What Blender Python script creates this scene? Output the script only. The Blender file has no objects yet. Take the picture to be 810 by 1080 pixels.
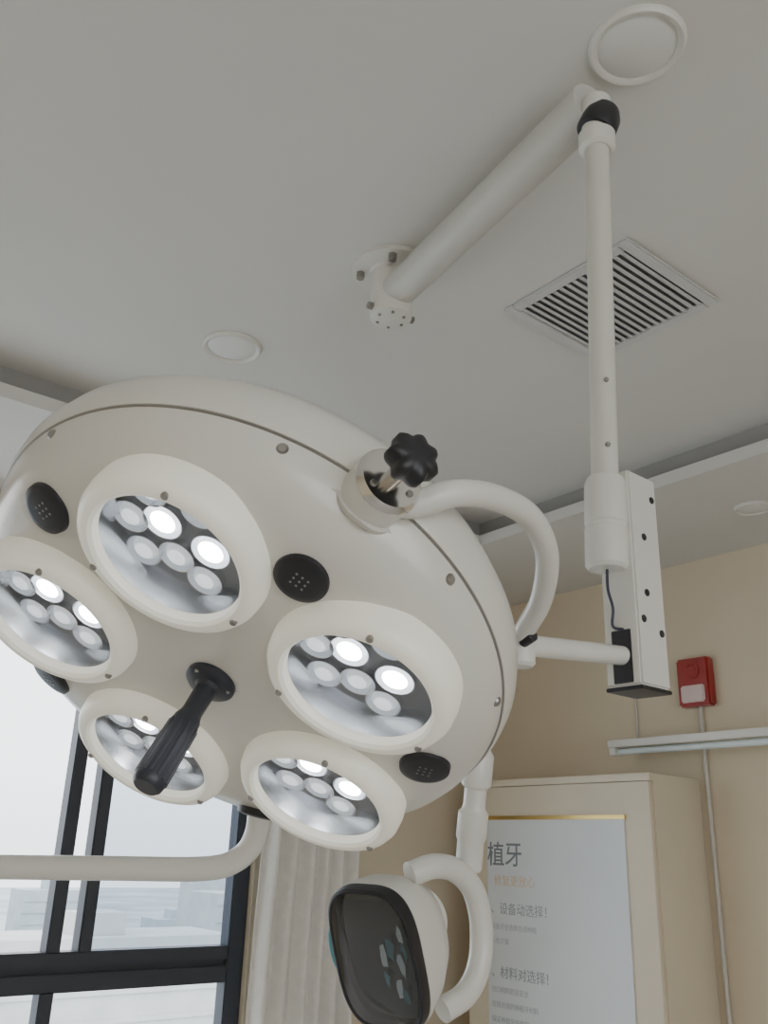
import bpy, bmesh, math, random
from mathutils import Vector, Matrix
random.seed(4)
S = bpy.context.scene
COL = S.collection
V = Vector
# ------------------------------------------------------------------ camera (eye height 1.6 m, pitched up about 21 degrees)
CAM = V((0, 0, 1.6))
R = V((.7782, -.6272, .0318)); Uc = V((-.2451, -.2567, .9349)); f = V((.5782, .7354, .3535))
cd = bpy.data.cameras.new("camera"); cam = bpy.data.objects.new("camera", cd); COL.objects.link(cam)
cam.matrix_world = Matrix(((R.x, Uc.x, -f.x, CAM.x), (R.y, Uc.y, -f.y, CAM.y), (R.z, Uc.z, -f.z, CAM.z), (0, 0, 0, 1)))
cd.sensor_fit = 'VERTICAL'; cd.sensor_height = 36; cd.lens = 31.53; cd.clip_end = 2000; cd.clip_start = .02
S.camera = cam
# ------------------------------------------------------------------ materials
def mat(name, col, rough=.5, metal=0., emit=None, es=0., var=.04, scale=6., bump=0., coat=0., spec=.5):
    m = bpy.data.materials.new(name); m.use_nodes = True
    nt = m.node_tree; b = nt.nodes["Principled BSDF"]
    tc = nt.nodes.new("ShaderNodeTexCoord"); nz = nt.nodes.new("ShaderNodeTexNoise")
    nz.inputs["Scale"].default_value = scale; nz.inputs["Detail"].default_value = 3
    nt.links.new(tc.outputs["Object"], nz.inputs["Vector"])
    cr = nt.nodes.new("ShaderNodeValToRGB")
    cr.color_ramp.elements[0].position = .3; cr.color_ramp.elements[1].position = .7
    cr.color_ramp.elements[0].color = (*[c*(1-var) for c in col], 1)
    cr.color_ramp.elements[1].color = (*[min(1, c*(1+var)) for c in col], 1)
    nt.links.new(nz.outputs["Fac"], cr.inputs["Fac"]); nt.links.new(cr.outputs["Color"], b.inputs["Base Color"])
    b.inputs["Roughness"].default_value = rough; b.inputs["Metallic"].default_value = metal
    b.inputs["Specular IOR Level"].default_value = spec
    if coat: b.inputs["Coat Weight"].default_value = coat; b.inputs["Coat Roughness"].default_value = .15
    if emit: b.inputs["Emission Color"].default_value = (*emit, 1); b.inputs["Emission Strength"].default_value = es
    if bump:
        n2 = nt.nodes.new("ShaderNodeTexNoise"); n2.inputs["Scale"].default_value = scale*20
        nt.links.new(tc.outputs["Object"], n2.inputs["Vector"])
        bp = nt.nodes.new("ShaderNodeBump"); bp.inputs["Strength"].default_value = bump; bp.inputs["Distance"].default_value = .002
        nt.links.new(n2.outputs["Fac"], bp.inputs["Height"]); nt.links.new(bp.outputs["Normal"], b.inputs["Normal"])
    return m
def glass(name, tint=(1, 1, 1), gl=.12, base=.03):
    m = bpy.data.materials.new(name); m.use_nodes = True; nt = m.node_tree
    for n in list(nt.nodes): nt.nodes.remove(n)
    o = nt.nodes.new("ShaderNodeOutputMaterial"); mx = nt.nodes.new("ShaderNodeMixShader")
    t = nt.nodes.new("ShaderNodeBsdfTransparent"); g = nt.nodes.new("ShaderNodeBsdfGlossy")
    g.inputs["Roughness"].default_value = .03; t.inputs["Color"].default_value = (*tint, 1)
    fr = nt.nodes.new("ShaderNodeLayerWeight"); fr.inputs["Blend"].default_value = .5
    pw = nt.nodes.new("ShaderNodeMath"); pw.operation = 'POWER'; pw.inputs[1].default_value = 3
    ml = nt.nodes.new("ShaderNodeMath"); ml.operation = 'MULTIPLY_ADD'; ml.inputs[1].default_value = gl; ml.inputs[2].default_value = base
    nt.links.new(fr.outputs["Facing"], pw.inputs[0]); nt.links.new(pw.outputs[0], ml.inputs[0])
    nt.links.new(ml.outputs[0], mx.inputs[0]); nt.links.new(t.outputs[0], mx.inputs[1]); nt.links.new(g.outputs[0], mx.inputs[2])
    nt.links.new(mx.outputs[0], o.inputs[0]); return m
M_ceil = mat("ceiling_paint", (.68, .67, .635), .85, scale=1.5, var=.02, bump=.1)
M_cove_shade = mat("cove_shade", (.34, .335, .32), .9, scale=1.5, var=.05)  # darker grey imitates the shade inside the cove recess
M_wall = mat("beige_wall_paint", (.73, .64, .49), .85, scale=2, var=.03, bump=.1)
M_enam = mat("off_white_enamel", (.71, .695, .635), .28, coat=.4, var=.015)
M_white = mat("white_enamel", (.72, .71, .66), .35, coat=.3, var=.02)
M_arm = mat("ceiling_arm_enamel", (.60, .59, .55), .4, coat=.2, var=.02)
M_pole = mat("pole_enamel", (.66, .65, .59), .4, coat=.2, var=.02)
M_ring = mat("translucent_ring_glow", (.86, .84, .73), .35, emit=(1, .97, .84), es=.20, var=.02)  # faint emission stands in for lamp light glowing through the plastic
M_black = mat("black_plastic", (.018, .018, .022), .42, var=.2)
M_handle = mat("grey_black_rubber", (.03, .033, .045), .38, var=.2)
M_chrome = mat("chrome", (.75, .74, .72), .15, metal=1, var=.03)
M_screw = mat("steel_screw", (.35, .34, .32), .35, metal=.9, var=.05)
M_cup = mat("polished_reflector", (.78, .80, .83), .22, metal=1., var=.03)
M_plate = mat("grey_led_plate", (.19, .20, .22), .3, var=.1, coat=.5)
M_lens = mat("hazy_reflection_lens", (.58, .62, .65), .2, emit=(.90, .96, 1), es=.50, var=.02, coat=.6)  # painted glow of the hazy LED reflections
M_core = mat("hazy_reflection_core", (.8, .82, .84), .25, emit=(.92, .97, 1), es=.95, var=.02)  # brighter middle of the same painted reflection glow
M_halo = mat("led_halo_rim", (.8, .82, .84), .3, emit=(.92, .97, 1), es=2.2, var=.02)  # emissive rim paints a halo round each lit LED
M_led = mat("lit_led", (1, 1, 1), .3, emit=(.96, .98, 1), es=22, var=0)
M_glass = glass("clear_cover_glass", (.97, .98, 1), .6, .05)
M_wglass = glass("window_glass", (.98, .99, 1), .3)
M_wglass2 = glass("tinted_window_glass", (.52, .58, .64), .3)
M_frame = mat("dark_aluminium", (.06, .068, .085), .45, metal=.3)
M_dark = mat("duct_shade", (.18, .18, .19), .8)  # dark tone stands for shade behind the slats
M_slat = mat("grille_aluminium", (.62, .62, .61), .5)
M_curt = mat("cream_curtain", (.80, .78, .73), .9, scale=30)
M_cab = mat("cream_laminate", (.77, .69, .55), .45, scale=3)
M_board = mat("poster_board", (.80, .85, .88), .35, scale=2)
M_gold = mat("brass_trim", (.75, .55, .2), .25, metal=.9)
M_head = mat("dark_grey_ink", (.24, .27, .31), .6); M_ink = mat("grey_heading_ink", (.38, .42, .46), .6); M_inkl = mat("pale_grey_ink", (.54, .58, .61), .6); M_orange = mat("orange_ink", (.80, .64, .48), .6)
M_red = mat("red_plastic", (.36, .025, .02), .35, coat=.3)
M_strobe = mat("clear_strobe", (.75, .6, .58), .15, coat=.5)
M_mirror = glass("dark_mirror_glass", (.62, .66, .68), .8, .10)
M_lback = mat("dark_reflector_back", (.012, .014, .018), .08, var=.1, spec=.9)
M_teal = mat("teal_plastic", (.08, .32, .36), .4)
M_tealrefl = mat("teal_reflection_patch", (.12, .28, .32), .12, metal=1.)  # imitates a teal reflection in the dental lamp glass
M_whiterefl = mat("white_reflection_patch", (.75, .8, .82), .06, metal=1.)  # imitates a whitish reflection in the dental lamp glass
M_floor = mat("floor_tile", (.55, .53, .5), .4, scale=1)
M_diff = mat("opal_diffuser", (.74, .74, .71), .5)
M_tube = mat("tube_glass", (.75, .85, .88), .2)
M_conduit = mat("grey_conduit", (.62, .60, .55), .5)
M_wire = mat("dark_wire", (.05, .05, .08), .5)
# ------------------------------------------------------------------ builders
WM = {}
def obj(name, me, M=Matrix(), parent=None, mats=None, sharp=35):
    o = bpy.data.objects.new(name, me); COL.objects.link(o)
    if me is not None:
        if mats is not None and not me.materials: me.materials.append(mats)
        for q in me.polygons: q.use_smooth = True
        me.set_sharp_from_angle(angle=math.radians(sharp))
    if parent is not None:
        o.parent = parent; o.matrix_parent_inverse = WM[parent.name].inverted()
    o.matrix_basis = M; WM[o.name] = M.copy(); return o
def empty(name, loc, label, cat, parent=None):
    o = obj(name, None, Matrix.Translation(loc), parent); o.empty_display_size = .05
    if label: o["label"] = label; o["category"] = cat
    return o
def tag(o, label, cat, group=None):
    o["label"] = label; o["category"] = cat
    if group: o["group"] = group
    return o
def fin(bm, name):
    bmesh.ops.recalc_face_normals(bm, faces=bm.faces)
    me = bpy.data.meshes.new(name); bm.to_mesh(me); bm.free(); return me
def frame(o, z, x=None):
    z = V(z).normalized()
    x = V(x) if x is not None else (V((0, 0, 1)) if abs(z.z) < .9 else V((1, 0, 0)))
    x = (x - z*x.dot(z)).normalized(); y = z.cross(x)
    return Matrix(((x.x, y.x, z.x, o[0]), (x.y, y.y, z.y, o[1]), (x.z, y.z, z.z, o[2]), (0, 0, 0, 1)))
def lathe_bm(prof, segs=64, bm=None, M=Matrix(), rad=None):
    bm = bm or bmesh.new(); rings = []
    for (r, z) in prof:
        if r < 1e-6: rings.append([bm.verts.new(M @ V((0, 0, z)))])
        else: rings.append([bm.verts.new(M @ V(((r*(rad(a) if rad else 1))*math.cos(a), (r*(rad(a) if rad else 1))*math.sin(a), z))) for a in [2*math.pi*i/segs for i in range(segs)]])
    for a, b in zip(rings, rings[1:]):
        for i in range(segs):
            j = (i+1) % segs
            if len(a) == 1 and len(b) == 1: continue
            if len(a) == 1: bm.faces.new((a[0], b[i], b[j]))
            elif len(b) == 1: bm.faces.new((a[i], b[0], a[j]))
            else: bm.faces.new((a[i], b[i], b[j], a[j]))
    return bm
def lathe(name, prof, m, M=Matrix(), parent=None, segs=64, rad=None, sharp=35):
    return obj(name, fin(lathe_bm(prof, segs, rad=rad), name), M, parent, m, sharp)
def cyl(r, a, b, bev=.002): return [(0, a), (r-bev, a), (r, a+bev), (r, b-bev), (r-bev, b), (0, b)]
def smooth(pts, n=8):
    out = []; P = [V(q) for q in pts]; P = [2*P[0]-P[1]] + P + [2*P[-1]-P[-2]]
    for i in range(1, len(P)-2):
        for k in range(n):
            t = k/n; a, b, c, d = P[i-1:i+3]
            out.append(.5*((2*b)+(c-a)*t+(2*a-5*b+4*c-d)*t*t+(3*b-a-3*c+d)*t**3))
    out.append(P[-2]); return out
def tube_bm(pts, rad, segs=20):
    bm = bmesh.new(); pts = [V(q) for q in pts]; prev = None; rings = []
    for i, q in enumerate(pts):
        t = (pts[min(i+1, len(pts)-1)] - pts[max(i-1, 0)]).normalized()
        x = (t.orthogonal() if prev is None else prev - t*prev.dot(t)).normalized(); prev = x; y = t.cross(x)
        rings.append([bm.verts.new(q + (x*math.cos(a)+y*math.sin(a))*rad) for a in [2*math.pi*k/segs for k in range(segs)]])
    for a, b in zip(rings, rings[1:]):
        for i in range(segs): bm.faces.new((a[i], b[i], b[(i+1) % segs], a[(i+1) % segs]))
    bm.faces.new(rings[0][::-1]); bm.faces.new(rings[-1]); return bm
def tube(name, pts, rad, m, parent=None, segs=20):
    o = sum((V(q) for q in pts), V())/len(pts)
    return obj(name, fin(tube_bm([V(q)-o for q in pts], rad, segs), name), Matrix.Translation(o), parent, m)
def box_bm(lo, hi, bm=None, bev=0, M=Matrix()):
    bm = bm or bmesh.new(); t = bmesh.new(); bmesh.ops.create_cube(t, size=1)
    for v in t.verts: v.co = V([lo[k]+(hi[k]-lo[k])*(v.co[k]+.5) for k in range(3)])
    if bev: bmesh.ops.bevel(t, geom=t.edges[:], offset=bev, segments=2, affect='EDGES')
    mp = {}
    for v in t.verts: mp[v] = bm.verts.new(M @ v.co)
    for fc in t.faces: bm.faces.new([mp[v] for v in fc.verts])
    t.free(); return bm
def box(name, lo, hi, m, parent=None, bev=0, M=None):
    if M is None:
        c = (V(lo)+V(hi))/2; M = Matrix.Translation(c); lo = V(lo)-c; hi = V(hi)-c
    return obj(name, fin(box_bm(lo, hi, bev=bev), name), M, parent, m)
def struct(o): o["kind"] = "structure"; return o
# ------------------------------------------------------------------ room
XW, YW, H = 3.38, 3.41, 2.95
XS, YS = -2.2, -2.0
struct(box("floor", (XS, YS, -.1), (XW+.1, YW+.1, 0), M_floor))
struct(box("ceiling", (XS, YS, H), (XW+.1, YW+.1, H+.1), M_ceil))
struct(box("wall_east", (XW, YS, 0), (XW+.15, YW+.15, H), M_wall))
struct(box("wall_west", (XS-.15, YS, 0), (XS, YW+.15, H), M_wall))
bm = box_bm((XS, YS-.15, 0), (XW, YS, .9)); box_bm((XS, YS-.15, 2.45), (XW, YS, H), bm)
box_bm((XS, YS-.15, .9), (-1.4, YS, 2.45), bm); box_bm((1.6, YS-.15, .9), (XW, YS, 2.45), bm)
struct(obj("wall_south", fin(bm, "wall_south"), Matrix(), None, M_wall))  # unseen wall, added with an opening to limit the daylight indoors
WX0, WX1, WZ0, WZ1 = -1.6, 2.07, .45, 2.6
bm = box_bm((XS, YW, 0), (XW, YW+.15, WZ0)); box_bm((XS, YW, WZ1), (XW, YW+.15, H), bm)
box_bm((XS, YW, WZ0), (WX0, YW+.15, WZ1), bm); box_bm((WX1, YW, WZ0), (XW, YW+.15, WZ1), bm)
struct(obj("wall_north", fin(bm, "wall_north"), Matrix(), None, M_wall))
# tray soffits with cove lip
SX, SY, SZ, LP = 2.56, 2.59, 2.83, .045
def prism(name, pts2, axis, a, b, m):
    bm = bmesh.new()
    def P(q, t): return (q[0], t, q[1]) if axis == 'y' else (t, q[0], q[1])
    A = [bm.verts.new(P(q, a)) for q in pts2]; Bq = [bm.verts.new(P(q, b)) for q in pts2]
    bm.faces.new(A); bm.faces.new(Bq[::-1]); n = len(A)
    for i in range(n): bm.faces.new((A[i], A[(i+1) % n], Bq[(i+1) % n], Bq[i]))
    return struct(obj(name, fin(bm, name), Matrix(), None, m))
prism("trim_1", [(SX, SZ), (XW, SZ), (XW, SZ+.02), (SX+.03, SZ+.02), (SX+.03, SZ+LP), (SX, SZ+LP)], 'y', YS, SY, M_ceil)
prism("trim_2", [(SY, SZ), (YW, SZ), (YW, SZ+.02), (SY+.03, SZ+.02), (SY+.03, SZ+LP), (SY, SZ+LP)], 'x', XS, XW, M_ceil)
struct(box("trim_3", (SX+.045, YS, SZ+.021), (SX+.085, SY+.045, H), M_cove_shade))
struct(box("trim_4", (XS, SY+.045, SZ+.021), (SX+.085, SY+.085, H), M_cove_shade))
# window
bm = bmesh.new(); fy0, fy1 = YW+.03, YW+.10
def bar(x0, x1, z0, z1, y0=fy0, y1=fy1): box_bm((x0, y0, z0), (x1, y1, z1), bm, bev=.004)
bar(WX0, WX1, WZ0, WZ0+.06); bar(WX0, WX1, WZ1-.06, WZ1); bar(WX0, WX0+.06, WZ0+.06, WZ1-.06); bar(WX1-.075, WX1, WZ0+.06, WZ1-.06)
bar(WX0+.06, WX1-.075, 1.10, 1.16); bar(WX0+.06, WX1-.075, 1.18, 1.23); bar(WX0+.06, WX1-.075, 1.155, 1.185, fy0+.02, fy1-.01)
for x in (1.27, 1.385, .35, -.7): bar(x, x+.05, 1.225, WZ1-.06)
for x in (1.27, .35, -.7): bar(x, x+.05, WZ0+.06, 1.105)
w = struct(obj("window_1", fin(bm, "window_1"), Matrix(), None, M_frame))
def pane(x0, x1, z0, z1, m):
    b_ = bmesh.new(); b_.faces.new([b_.verts.new(q) for q in ((x0, YW+.06, z0), (x1, YW+.06, z0), (x1, YW+.06, z1), (x0, YW+.06, z1))])
    o = obj("pane", fin(b_, "pane"), Matrix(), w, m); o["kind"] = "structure"
pane(WX0+.06, 1.385, 1.23, WZ1-.06, M_wglass); pane(1.435, WX1-.075, 1.23, WZ1-.06, M_wglass2); pane(WX0+.06, WX1-.075, WZ0+.06, 1.10, M_wglass)
# outside
M_ground = mat("hazy_ground", (.42, .47, .49), .9, scale=.02, var=.25)  # distance haze put into the ground colour
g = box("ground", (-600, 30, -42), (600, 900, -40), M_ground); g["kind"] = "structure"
bcols = [mat("hazy_facade", c, .9, scale=.3, var=.08) for c in ((.47, .52, .55), (.54, .56, .56), (.40, .46, .50))]  # pale facade colours carry the haze
for i in range(20):
    col_, row_ = i % 5, i//5
    x = 12 + col_*38 + (row_ % 2)*16; y = 110 + row_*55 + (i*7) % 11; hh = 14+(i*17) % 25; wx = 8+(i*7) % 9
    bm = box_bm((-wx, -6, 0), (wx, 6, hh)); box_bm((-wx*.3, -3, hh+.01), (wx*.1, 2, hh+2.5), bm)
    for k in range(int(hh/3)): box_bm((-wx-.2, -6.25, 1+k*3), (wx+.2, -6.01, 1.5+k*3), bm)
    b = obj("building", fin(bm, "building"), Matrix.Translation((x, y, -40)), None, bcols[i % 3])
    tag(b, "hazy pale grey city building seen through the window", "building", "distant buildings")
# curtain
bm = bmesh.new(); n = 110; rows = 14; vs = []
for j in range(rows+1):
    z = 2.72 - j*(2.5/rows); row = []
    for i in range(n+1):
        t = i/n; x = 2.05+t*.46 + .012*math.sin(j*.5)
        y = YW-.10 + .030*math.sin(t*2*math.pi*5.5+.12*j+.6*math.sin(t*9)) + .01*math.sin(t*31)
        row.append(bm.verts.new((x, y, z)))
    vs.append(row)
for j in range(rows):
    for i in range(n): bm.faces.new((vs[j][i], vs[j][i+1], vs[j+1][i+1], vs[j+1][i]))
cur = obj("curtain", fin(bm, "curtain"), Matrix(), None, M_curt, 80)
sm = cur.modifiers.new("s", 'SOLIDIFY'); sm.thickness = .003
tag(cur, "cream pleated curtain gathered beside the window", "curtain")
tr = tube("curtain_rail", [(-1.7, YW-.10, 2.74), (2.6, YW-.10, 2.74)], .014, M_white); tag(tr, "white curtain rail under the ceiling soffit", "curtain rail")
for x in (-1.5, .5, 2.5):
    box("rail_bracket", (x-.01, YW-.11, 2.73), (x+.01, YW, 2.75), M_white, tr)
# downlights
def downlight(x, y, z, r, label):
    e = empty("downlight", (x, y, z), label, "ceiling light")
    lathe("trim_ring", [(r*.80, .0), (r*.81, -.006), (r*.86, -.010), (r*.93, -.011), (r*.98, -.007), (r, -.002), (r, 0), (r*.80, .0)], M_white, Matrix.Translation((x, y, z)), e)
    lathe("diffuser", [(0, -.012), (r*.4, -.011), (r*.65, -.008), (r*.82, -.003), (r*.82, -.001), (0, -.001)], M_diff, Matrix.Translation((x, y, z)), e)
    e["group"] = "round recessed ceiling downlights"
L0 = "round white recessed downlight, switched off, in the flat ceiling"
downlight(1.066, .676, H, .085, L0); downlight(1.04, 2.06, H, .085, L0)
downlight(2.97, 1.575, SZ, .068, "small round white recessed downlight, off, in the lower ceiling border")
# ceiling grille
gx0, gx1, gy0, gy1 = 1.485, 1.865, 1.01, 1.405
ge = empty("ceiling_vent_grille", ((gx0+gx1)/2, (gy0+gy1)/2, H), "square white aluminium air vent grille with slats in ceiling", "air vent")
bm = bmesh.new(); fw = .03
box_bm((gx0, gy0, H-.012), (gx1, gy0+fw, H), bm, .003); box_bm((gx0, gy1-fw, H-.012), (gx1, gy1, H), bm, .003)
box_bm((gx0, gy0+fw, H-.012), (gx0+fw, gy1-fw, H), bm, .003); box_bm((gx1-fw, gy0+fw, H-.012), (gx1, gy1-fw, H), bm, .003)
obj("grille_frame", fin(bm, "grille_frame"), Matrix(), ge, M_slat)
box("duct_shade_sheet", (gx0+fw, gy0+fw, H-.002), (gx1-fw, gy1-fw, H-.0005), M_dark, ge)  # flat dark sheet under the ceiling imitates the shaded duct
bm = bmesh.new(); ns = 16
for i in range(ns):
    y = gy0+fw+.010+(gy1-gy0-2*fw-.020)*i/(ns-1)
    box_bm((gx0+fw, -.0072, -.0008), (gx1-fw, .0072, .0008), bm, 0, Matrix.Translation((0, y, H-.0095)) @ Matrix.Rotation(math.radians(20), 4, 'X'))
obj("slats", fin(bm, "slats"), Matrix(), ge, M_slat)
# ------------------------------------------------------------------ cabinet + poster
cx, cy0, cy1, cz = 3.04, 2.16, 3.16, 1.915
ce = empty("cabinet", (3.2, 2.66, 0), "tall cream laminate cabinet standing against the beige wall", "cabinet")
bm = box_bm((cx+.02, cy0, .08), (XW-.002, cy1, cz), bev=.003); box_bm((cx+.05, cy0+.02, 0), (XW-.01, cy1-.02, .079), bm)
obj("body", fin(bm, "body"), Matrix(), ce, M_cab)
box("door", (cx, cy0+.005, .09), (cx+.019, cy1-.005, cz-.03), M_cab, ce, .002)
box("top_panel", (cx-.005, cy0-.004, cz-.028), (cx+.019, cy1+.004, cz+.001), M_cab, ce, .002)
px0, px1, pz0, pz1 = 2.285, 3.03, .75, 1.755
po = box("poster", (cx-.008, px0, pz0), (cx-.0005, px1, pz1), M_board, None, .001)
tag(po, "pale blue dental implant poster with Chinese text and gold edge", "poster")
bm = box_bm((cx-.011, px0-.006, pz1-.009), (cx-.0007, px1+.001, pz1+.007))
obj("gold_edging", fin(bm, "gold_edging"), Matrix(), po, M_gold)
TM = Matrix(((0, 0, -1, 0), (-1, 0, 0, 0), (0, 1, 0, 0), (0, 0, 0, 1)))
def text(s, y, z, size, m, parent, name="printed_text", off=0):
    c = bpy.data.curves.new(name, 'FONT'); c.body = s; c.size = size; c.extrude = .0004; c.offset = off
    t = bpy.data.objects.new("t", c); COL.objects.link(t); bpy.context.view_layer.update()
    me = bpy.data.meshes.new_from_object(t.evaluated_get(bpy.context.evaluated_depsgraph_get())); bpy.data.objects.remove(t)
    me.materials.clear()
    return obj(name, me, Matrix.Translation((cx-.009, y, z)) @ TM, parent, m)
text("植牙", 3.03, 1.565, .105, M_head, po, off=.0008)
text("修复更放心", 2.99, 1.480, .048, M_orange, po)
for z, s, sz, m in ((1.368, "、设备动选择！", .050, M_ink), (1.305, "设备齐全选择合适种植", .026, M_inkl), (1.25, "系统方案", .026, M_inkl),
                    (1.123, "、材料对选择！", .050, M_ink), (1.065, "进口材料舒适安全", .026, M_inkl), (1.01, "选择合适的种植牙材料", .026, M_inkl),
                    (.955, "保证种植牙的稳固", .026, M_inkl), (.90, "长期使用更安心", .026, M_inkl)):
    text(s, 3.01, z, sz, m, po)
# alarm, conduits, batten
ae = empty("fire_alarm", (XW, 2.12, 2.30), "red wall-mounted fire alarm sounder with clear strobe window", "fire alarm")
box("housing", (XW-.05, 2.045, 2.20), (XW, 2.195, 2.40), M_red, ae, .008)
box("strobe_lens", (XW-.062, 2.065, 2.215), (XW-.048, 2.175, 2.285), M_strobe, ae, .006)
lathe("sounder_grille", [(0, 0), (.03, 0), (.034, .004), (.034, .008), (.026, .008), (.022, .004), (0, .004)], M_red, frame((XW-.048, 2.12, 2.345), (-1, 0, 0)), ae)
c = tube("conduit", [(XW-.012, 2.118, 2.20), (XW-.012, 2.118, .0)], .009, M_conduit); tag(c, "thin grey plastic conduit running down the wall below the alarm", "conduit")
c = tube("conduit", [(XW-.008, 2.44, SZ), (XW-.008, 2.44, 2.07)], .005, M_conduit); tag(c, "thin cable cover dropping from ceiling to the wall batten light", "conduit")
be = empty("batten_light", (3.3, 1.7, 2.05), "slim white wall-mounted tube light fixture, switched off", "wall light")
bm = box_bm((3.22, 1.05, 2.045), (3.31, 2.49, 2.075), bev=.004)
for y in (1.2, 2.3): box_bm((3.30, y-.02, 2.046), (XW, y+.02, 2.07), bm, bev=.002)
obj("fixture_body", fin(bm, "fixture_body"), Matrix(), be, M_white)
tube("lamp_tube", [(3.255, 1.08, 2.028), (3.255, 2.46, 2.028)], .013, M_tube, be)
box("end_cap", (3.225, 2.455, 2.012), (3.285, 2.485, 2.046), M_white, be, .003)
# ------------------------------------------------------------------ surgical light
mount = V((1.1558, 1.4700, H)); joint = V((1.0429, .7536, 2.870)); bot = V((1.0200, .7716, 1.990)); bc = V((1.0708, .7673, 1.818)); yj = V((.8209, .7592, 1.8464))
root = empty("surgical_light", mount, "cream five-lamp ceiling-mounted surgical light with long arm", "surgical light")
zM = Matrix.Translation(mount)
pm = lathe("ceiling_mount", [(0, -.145), (.030, -.145), (.05, -.14), (.052, -.135), (.052, -.02), (.058, -.014), (.10, -.012), (.10, 0), (0, 0)], M_white, zM, root)
for k in range(4):
    a = k*math.pi/2+.9
    lathe("bolt", cyl(.011, -.03, -.011), M_screw, zM @ Matrix.Translation((.078*math.cos(a), .078*math.sin(a), 0)), pm, 6)
for k in range(6):
    a = k*math.pi/3
    lathe("screw", cyl(.004, -.147, -.143, .0005), M_screw, zM @ Matrix.Translation((.034*math.cos(a), .034*math.sin(a), 0)), pm, 10)
ms = V((mount.x, mount.y, 2.87)); dv = (joint-ms).normalized()
tube("ceiling_arm", [ms+dv*.02, ms+dv*.5*(joint-ms).length, joint-dv*.012], .042, M_arm, root, 40)
for s in (-1, 1):
    d = V((dv.y, -dv.x, 0))*s
    lathe("bolt", cyl(.010, .0, .014), M_screw, frame(ms+V((0, 0, -.045))+d*.05, d), pm, 6)
ax = (joint-bot).normalized(); tl = V((.786, -.618, 0))
jd = joint-ax*.032
lathe("pole_joint", [(0, -.085), (.024, -.085), (.031, -.080), (.032, -.052), (.026, -.047), (.026, .026), (0, .028)], M_white, frame(jd, ax), root)
lathe("joint_cap", [(0, -.046), (.033, -.046), (.035, -.042), (.034, -.012), (.028, .004), (.018, .010), (0, .012)], M_black, frame(jd+tl*.013, ax+tl*.35), root, 40)
tube("drop_pole", [bot+ax*.1, joint-ax*.08], .0205, M_pole, root, 32)
lathe("pole_sleeve", [(0, 0), (.026, 0), (.031, .005), (.0315, .06), (.030, .062), (.030, .068), (.0315, .07), (.031, .132), (.027, .142), (.021, .145)], M_white, frame(bot, ax), root)
for s in (.19, .30, .80):
    q = bot+ax*s; d = V((-.6, -.8, 0)); d = (d-ax*d.dot(ax)).normalized()
    lathe("screw", cyl(.004, -.002, .003, .001), M_screw, frame(q+d*.0205, d), root, 12)
ad = (yj-bc); ad.z = 0; ad.normalize()
BM = frame(bc, (0, 0, 1), ad)
hx, hy, hz = .035, .029, .325
hb = obj("arm_housing", fin(box_bm((-hx, -hy, .006), (hx, hy, hz), bev=.003), "arm_housing"), BM, root, M_white)
box("housing_end_plate", (-hx-.001, -hy-.001, 0), (hx+.001, hy+.001, .0055), M_black, root, .001, BM)
box("arm_slot", (hx-.001, -.016, .01), (hx+.0015, .016, .085), M_black, root, .001, BM)
for (xx, zz) in ((.005, .225), (.008, .14), (-.022, .085), (.02, .10), (-.022, .29)):
    for sg in (-1, 1): lathe("hole_plug", cyl(.0055, -.001, .0015, .0005), M_black, BM @ frame((xx, sg*hy, zz), (0, sg, 0)), hb, 16)
sa = BM @ V((0, 0, .052))
tube("spring_arm", [sa, sa*.4+yj*.6, yj], .0135, M_white, root, 24)
wp = [bot+V((0, 0, .005)), bot+V((-.005, -.003, -.03)), bot+V((.008, .0, -.055)), bot+V((.012, .005, -.08)), BM @ V((hx, .005, .085))]
tube("cable", smooth(wp), .0022, M_wire, root, 8)
# lamp head frame: x = U, z = back direction
U = V((.8237, -.3589, -.4390)); B = V((.5227, .1805, .8332)); U = (U-B*U.dot(B)).normalized(); B.normalize(); Y = B.cross(U)
C = V((.4698, .8953, 1.7697))
LM = Matrix(((U.x, Y.x, B.x, C.x), (U.y, Y.y, B.y, C.y), (U.z, Y.z, B.z, C.z), (0, 0, 0, 1)))
def lp(r, th, z): a = math.radians(th); return V((r*math.cos(a), -r*math.sin(a), z))
outer = [(0, 0), (.08, .0005), (.15, .0015), (.20, .003), (.235, .006), (.260, .011), (.281, .019), (.296, .032), (.305, .046), (.3105, .060), (.3120, .067)]
inner = [(.308, .067), (.300, .050), (.288, .037), (.272, .026), (.242, .017), (.15, .010), (0, .008)]
shell = obj("lamp_head", fin(lathe_bm(outer+inner, 128), "lamp_head"), LM, root, M_enam)
RP = .192; angs = [120-72*k for k in range(5)]
cut = bmesh.new()
for a in angs: lathe_bm([(0, -.05), (.084, -.05), (.084, .05), (0, .05)], 64, cut, Matrix.Translation(lp(RP, a, 0)))
co = obj("cutter", fin(cut, "cutter"), LM)
md = shell.modifiers.new("b", 'BOOLEAN'); md.object = co; md.operation = 'DIFFERENCE'; md.solver = 'EXACT'
bpy.context.view_layer.update()
nm = bpy.data.meshes.new_from_object(shell.evaluated_get(bpy.context.evaluated_depsgraph_get()))
shell.modifiers.clear(); shell.data = nm; bpy.data.objects.remove(co)
for q in nm.polygons: q.use_smooth = True
nm.set_sharp_from_angle(angle=math.radians(35))
lathe("back_cover", [(.3120, .066), (.3145, .0675), (.3185, .077), (.3210, .093), (.3175, .116), (.303, .141), (.268, .166), (.18, .190), (0, .202), (0, .197), (.18, .184), (.262, .160), (.297, .136), (.310, .112), (.3140, .093), (.311, .08), (.309, .068)], M_enam, LM, root, 128)
lathe("seam_gasket", [(.3105, .0645), (.3138, .0655), (.3138, .0685), (.3105, .069)], M_screw, LM, root, 128)
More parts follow.
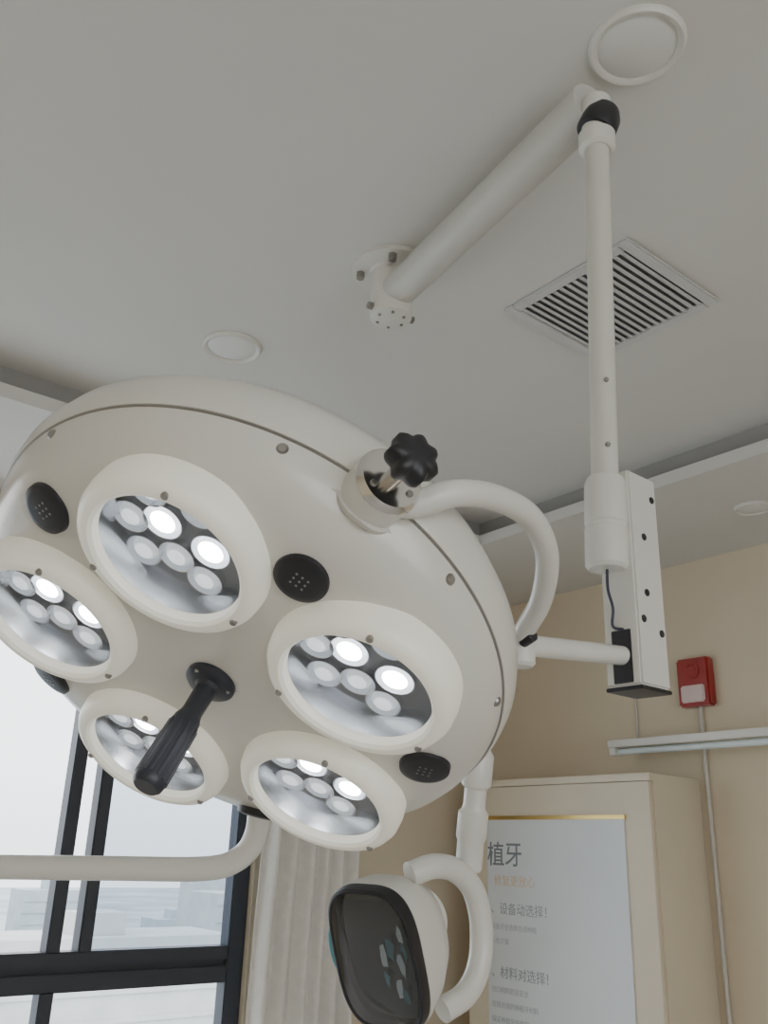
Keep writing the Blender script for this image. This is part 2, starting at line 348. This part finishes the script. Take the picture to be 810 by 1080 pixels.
# modules
for a in angs:
    MM = LM @ Matrix.Translation(lp(RP, a, -.003))
    rg = lathe("light_module", [(.0775, -.009), (.0785, -.016), (.082, -.0195), (.088, -.0195), (.095, -.015), (.0995, -.007), (.101, .006), (.100, .02), (.082, .02), (.0775, -.001), (.0775, -.009)], M_ring, MM, root, 72)
    lathe("reflector_cup", [(.0772, -.006), (.0765, .004), (.0745, .018), (.0720, .028)], M_cup, MM, rg, 64)
    lathe("led_plate", [(0, .028), (.073, .028), (.073, .033), (0, .033)], M_plate, MM, rg, 64)
    gb = bmesh.new(); lathe_bm([(0, -.0105), (.0774, -.0085)], 48, gb)
    obj("cover_glass", fin(gb, "cover_glass"), MM, rg, M_glass)
    cb = bmesh.new()
    for (lx, ly, lit) in ((-.0245, .006, 1), (.0305, .004, 1), (.004, .046, 0), (-.048, .036, 0), (-.056, -.012, 0), (.002, -.030, 0), (-.031, -.048, 0), (.038, -.040, 0)):
        Tq = Matrix.Translation((lx, -ly, .0278)); Mq = MM @ Tq; sc = 1. if lit else .92
        lathe_bm([(.0215*sc, -.009), (.0205*sc, -.009), (.0195*sc, -.004), (.0165*sc, -.0005), (.0165*sc, .0002), (.0215*sc, .0002), (.0215*sc, -.009)], 36, cb, Tq)
        if lit:
            le = lathe("led_and_reflection", [(.0165, 0), (.0163, -.004), (.0148, -.0075), (.0138, -.0085), (.010, -.0105), (0, -.0115)], M_halo, Mq, rg, 32)
            le.data.materials.append(M_led); lim = .0139
        else:
            le = lathe("led_and_reflection", [(.0152, 0), (.0150, -.004), (.013, -.0075), (.0100, -.0092), (.005, -.0105), (0, -.011)], M_lens, Mq, rg, 32)  # unlit discs stand in for hazy reflections of the LEDs
            le.data.materials.append(M_core); lim = .0102
        for pq in le.data.polygons:
            if max((le.data.vertices[v].co.xy.length) for v in pq.vertices) < lim: pq.material_index = 1
    obj("lens_cup", fin(cb, "lens_cup"), MM, rg, M_cup)["kind"] = "stuff"
    for t in (15, 135, 255):
        tt = math.radians(t)
        lathe("screw", cyl(.0038, -.0030, .003, .001), M_screw, MM @ Matrix.Translation((.0885*math.cos(tt), .0885*math.sin(tt), -.0185)), rg, 12)
# vents
def surfz(r):
    for (r1, z1), (r2, z2) in zip(outer, outer[1:]):
        if r1 <= r <= r2: return z1+(z2-z1)*(r-r1)/(r2-r1)
    return .06
for a, rr in zip([84-72*k for k in range(5)], (.222, .252, .282, .260, .255)):
    z = surfz(rr); sl_ = (surfz(rr+.01)-surfz(rr-.01))/.02
    a0 = math.radians(a); rad = V((math.cos(a0), -math.sin(a0), 0))
    vm = LM @ frame(lp(rr, a, z), (rad*sl_ + V((0, 0, -1))).normalized(), rad)
    vb = bmesh.new(); lathe_bm([(.0, .005), (.020, .0055), (.024, .0045), (.0275, .003), (.029, -.006), (0, -.006)], 40, vb)
    vo = obj("vent_cap", fin(vb, "vent_cap"), vm, shell, M_black)
    hb2 = bmesh.new()
    for i in range(-1, 2):
        for j in range(-1, 2): lathe_bm([(.0009, .0052), (.0014, .0060), (0, .0060)], 8, hb2, Matrix.Translation((i*.0065, j*.0065, 0)))
    obj("vent_perforation", fin(hb2, "vent_perforation"), vm, vo, M_screw)["kind"] = "stuff"
for a in (100, 62, 30, 150):
    a0 = math.radians(a); rad = V((math.cos(a0), -math.sin(a0), 0))
    lathe("screw", [(0, .003), (.004, .003), (.006, .0005), (.006, -.003), (0, -.003)], M_screw, LM @ frame(lp(.308, a, .055), (rad + V((0, 0, -.45)))), shell, 14)
# handle
hm = LM @ frame((0, 0, 0), (0, 0, -1))
ho = lathe("handle", [(0, -.002), (.029, -.002), (.029, .004), (.025, .008), (.015, .010), (.0120, .014), (.0115, .045), (.0128, .051), (.0148, .056), (.0160, .075), (.0172, .133), (.016, .139), (.013, .142), (0, .142)], M_handle, hm, root, 48)
bm = bmesh.new()
for k in range(14):
    a = 2*math.pi*k/14
    tube_pts = [(.0158, .064), (.0160, .075), (.0171, .132)]
    ring = []
    for (rr, zz) in tube_pts:
        ring.append([bm.verts.new(((rr+.0012*math.cos(b))*math.cos(a)-.0018*math.sin(b)*math.sin(a), (rr+.0012*math.cos(b))*math.sin(a)+.0018*math.sin(b)*math.cos(a), zz)) for b in [2*math.pi*i/8 for i in range(8)]])
    for r1, r2 in zip(ring, ring[1:]):
        for i in range(8): bm.faces.new((r1[i], r1[(i+1) % 8], r2[(i+1) % 8], r2[i]))
    bm.faces.new(ring[0]); bm.faces.new(ring[-1])
obj("grip_rib", fin(bm, "grip_rib"), hm, ho, M_handle)["kind"] = "stuff"
for k in range(3):
    a = k*2.094+.4
    lathe("screw", cyl(.0038, .003, .0085, .001), M_screw, hm @ Matrix.Translation((.0222*math.cos(a), .0222*math.sin(a), 0)), ho, 12)
# pivot
th = math.radians(82); rad = V((math.cos(th), -math.sin(th), 0)); nn = (rad + V((0, 0, -.14))).normalized()
tang = V((math.sin(th), math.cos(th), 0))
PM = LM @ frame(lp(.294, 82.5, .064), nn, tang)
pv = lathe("pivot_bracket", [(0, -.02), (.032, -.02), (.032, .042), (.030, .044), (0, .044)], M_white, PM, root, 48)
bm = bmesh.new(); N = 64; lo = []; hi = []
for i in range(N):
    a = 2*math.pi*i/N; x = math.cos(a); y = math.sin(a)
    rr = max(.036, .060*abs(x)**3); X = x*rr; Yy = y*rr
    lo.append(bm.verts.new((X, Yy, .014-abs(X)*.25))); hi.append(bm.verts.new((X, Yy, .019-abs(X)*.25)))
bm.faces.new(lo[::-1]); bm.faces.new(hi)
for i in range(N): bm.faces.new((lo[i], lo[(i+1) % N], hi[(i+1) % N], hi[i]))
obj("flange", fin(bm, "flange"), PM, pv, M_conduit)
for s in (-1, 1): lathe("screw", cyl(.0065, -.004, .010, .001), M_chrome, PM @ Matrix.Translation((s*.049, 0, 0)), pv, 20)
lathe("chrome_cap", [(0, .050), (.029, .050), (.032, .047), (.033, .042), (.032, .040), (0, .040)], M_chrome, PM, pv, 48)
for k in range(3):
    a = k*2.094+2.
    lathe("screw", cyl(.0035, .048, .052, .0008), M_screw, PM @ Matrix.Translation((.021*math.cos(a), .021*math.sin(a), 0)), pv, 12)
lathe("knob_stem", [(0, .044), (.008, .044), (.008, .064), (.0065, .066), (.0065, .09), (0, .09)], M_chrome, PM, pv, 20)
lathe("knob", [(0, 0), (.012, 0), (.020, .003), (.0225, .008), (.0225, .019), (.019, .024), (.010, .026), (0, .026)], M_black, PM @ Matrix.Translation((0, 0, .072)), root, 84, rad=lambda a: 1+.11*math.cos(7*a), sharp=50)
# yoke
ys = PM @ V((0, 0, .022))
yp = [ys, ys+V((.026, -.018, -.010)), (.5268, .5646, 1.9119), (.5925, .5738, 1.9268), (.6651, .5964, 1.9307), (.7316, .6338, 1.9138), (.7829, .6893, 1.8842), (.8065, .7359, 1.8617), yj]
tube("yoke_arm", smooth(yp, 10), .0132, M_white, root, 28)
lathe("yoke_joint", cyl(.018, -.028, .022, .004), M_white, frame(yj, (0, 0, 1)), root, 32)
lathe("tension_knob", cyl(.008, 0, .022, .002), M_black, frame(yj+V((-.009, -.011, .0)), V((-.08, -.883, .27))), root, 20)
# ------------------------------------------------------------------ dental lamp
fl = V((.310, 1.710, 0)); bz = 1.553
droot = empty("dental_lamp", fl, "white dental examination lamp with dark mirror glass on arm", "dental lamp")
lathe("post", [(0, 0), (.14, 0), (.14, .02), (.04, .03), (.028, .05), (.028, bz-.02), (.030, bz+.03), (0, bz+.032)], M_white, Matrix.Translation(fl), droot, 40)
tube("support_arm", smooth([(.310, 1.710, 1.553), (.439, 1.607, 1.556), (.626, 1.457, 1.561), (.737, 1.368, 1.565), (.775, 1.332, 1.580), (.788, 1.306, 1.611), (.782, 1.287, 1.661), (.755, 1.254, 1.773)]), .0185, M_white, droot, 28)
tube("swing_arm", smooth([(.756, 1.255, 1.768), (.751, 1.237, 1.815), (.792, 1.198, 1.831), (.884, 1.121, 1.838), (.979, 1.048, 1.836), (1.012, 1.034, 1.812), (1.034, 1.050, 1.742)]), .0165, M_white, droot, 24)
q0 = V((1.031, 1.046, 1.756)); q1 = V((1.048, 1.090, 1.576)); aj = (q0-q1).normalized(); Lj = (q0-q1).length
lathe("arm_joint", [(0, 0), (.018, 0), (.021, .004), (.021, .045), (.024, .05), (.024, .088), (.019, .093), (.0175, .10), (.0175, .125), (.023, .13), (.024, .14), (.024, Lj-.01), (.018, Lj)], M_white, frame(q1, aj), droot, 36)
tube("yoke", smooth([(.923, 1.084, 1.569), (.961, 1.076, 1.581), (1.011, 1.080, 1.576), (1.055, 1.086, 1.548), (1.078, 1.092, 1.497), (1.075, 1.094, 1.442), (1.047, 1.093, 1.405), (1.002, 1.097, 1.385)]), .018, M_white, droot, 24)
hc = V((.886, 1.112, 1.454)); nz = V((-.880, -.247, -.406)).normalized(); upv = V((-.393, -.124, .900))
HM = frame(hc, nz, nz.cross(upv)*-1)
def sup(a, sx, sy, e=.55):
    c_, s_ = math.cos(a), math.sin(a)
    return math.copysign(abs(c_)**e, c_)*sx, math.copysign(abs(s_)**e, s_)*sy
def loft(name, secs, m, M, parent, N=72, capa=True, capb=True):
    bm = bmesh.new(); rg = []
    for (sx, sy, z, e) in secs:
        rg.append([bm.verts.new((*sup(2*math.pi*i/N, sx, sy, e), z)) for i in range(N)])
    for a, b in zip(rg, rg[1:]):
        for i in range(N): bm.faces.new((a[i], b[i], b[(i+1) % N], a[(i+1) % N]))
    if capa: bm.faces.new(rg[0][::-1])
    if capb: bm.faces.new(rg[-1])
    return obj(name, fin(bm, name), M, parent, m)
loft("lamp_housing", [(.045, .055, -.115, .9), (.062, .078, -.10, .8), (.072, .096, -.065, .7), (.075, .104, -.025, .6), (.0745, .1045, -.016, .6)], M_white, HM, droot)
loft("front_bezel", [(.0735, .1035, -.0165, .6), (.0745, .1045, -.008, .6), (.073, .103, .002, .6), (.070, .100, .004, .6), (.067, .097, .002, .6), (.064, .094, -.014, .6)], M_black, HM, droot, capa=False, capb=False)
loft("reflector_bowl", [(.066, .096, -.0125, .6), (.04, .06, -.0145, .6)], M_lback, HM, droot)
HS = -1
rnd = random.Random(5)
for m_, cells in ((M_whiterefl, [(.42, -.05), (.30, -.24), (.48, .22), (.10, .0)]), (M_tealrefl, [(.50, .08), (.25, .10), (.40, -.34), (.10, -.18)])):
    fb = bmesh.new()
    for (fx, fy) in cells:
        cxx, cyy = fx*.095, fy*.16; ph = rnd.random()*6; sz = rnd.uniform(.006, .010); tx, ty = rnd.uniform(-.35, .35), rnd.uniform(-.35, .35); vs_ = []
        for i in range(7):
            a = ph+2*math.pi*i/7; rr = sz*rnd.uniform(.6, 1.3); X = rr*math.cos(a)*.8; Y_ = rr*math.sin(a)*2.0
            vs_.append(fb.verts.new((cxx+X, cyy+Y_, -.0075+X*tx+Y_*ty*.6)))
        fb.faces.new(vs_)
    obj("reflection_patch", fin(fb, "reflection_patch"), HM, droot, m_)["kind"] = "stuff"  # small patches added to imitate reflections in the dark glass
loft("cover_glass", [(.0665, .0965, .0025, .6), (.055, .08, .006, .62), (.03, .045, .008, .7)], M_mirror, HM, droot, capa=False)
loft("rear_cap", [(.03, .035, -.145, 1), (.04, .045, -.14, 1), (.044, .05, -.10, 1)], M_white, HM, droot)
tube("grip_handle", smooth([HM @ V((HS*.066, .035, -.022)), HM @ V((HS*.084, .028, -.018)), HM @ V((HS*.088, 0, -.016)), HM @ V((HS*.084, -.028, -.018)), HM @ V((HS*.066, -.035, -.022))], 6), .0055, M_teal, droot, 16)
# ------------------------------------------------------------------ light
w_ = bpy.data.worlds.new("world"); S.world = w_; w_.use_nodes = True
nt = w_.node_tree; bg = nt.nodes["Background"]
tc = nt.nodes.new("ShaderNodeTexCoord"); sp = nt.nodes.new("ShaderNodeSeparateXYZ"); cr = nt.nodes.new("ShaderNodeValToRGB")
nt.links.new(tc.outputs["Generated"], sp.inputs[0]); nt.links.new(sp.outputs["Z"], cr.inputs[0]); nt.links.new(cr.outputs[0], bg.inputs[0])
cr.color_ramp.elements[0].color = (.78, .80, .82, 1); cr.color_ramp.elements[0].position = 0
cr.color_ramp.elements[1].color = (.95, .97, 1, 1); cr.color_ramp.elements[1].position = .08
bg.inputs[1].default_value = 3.9
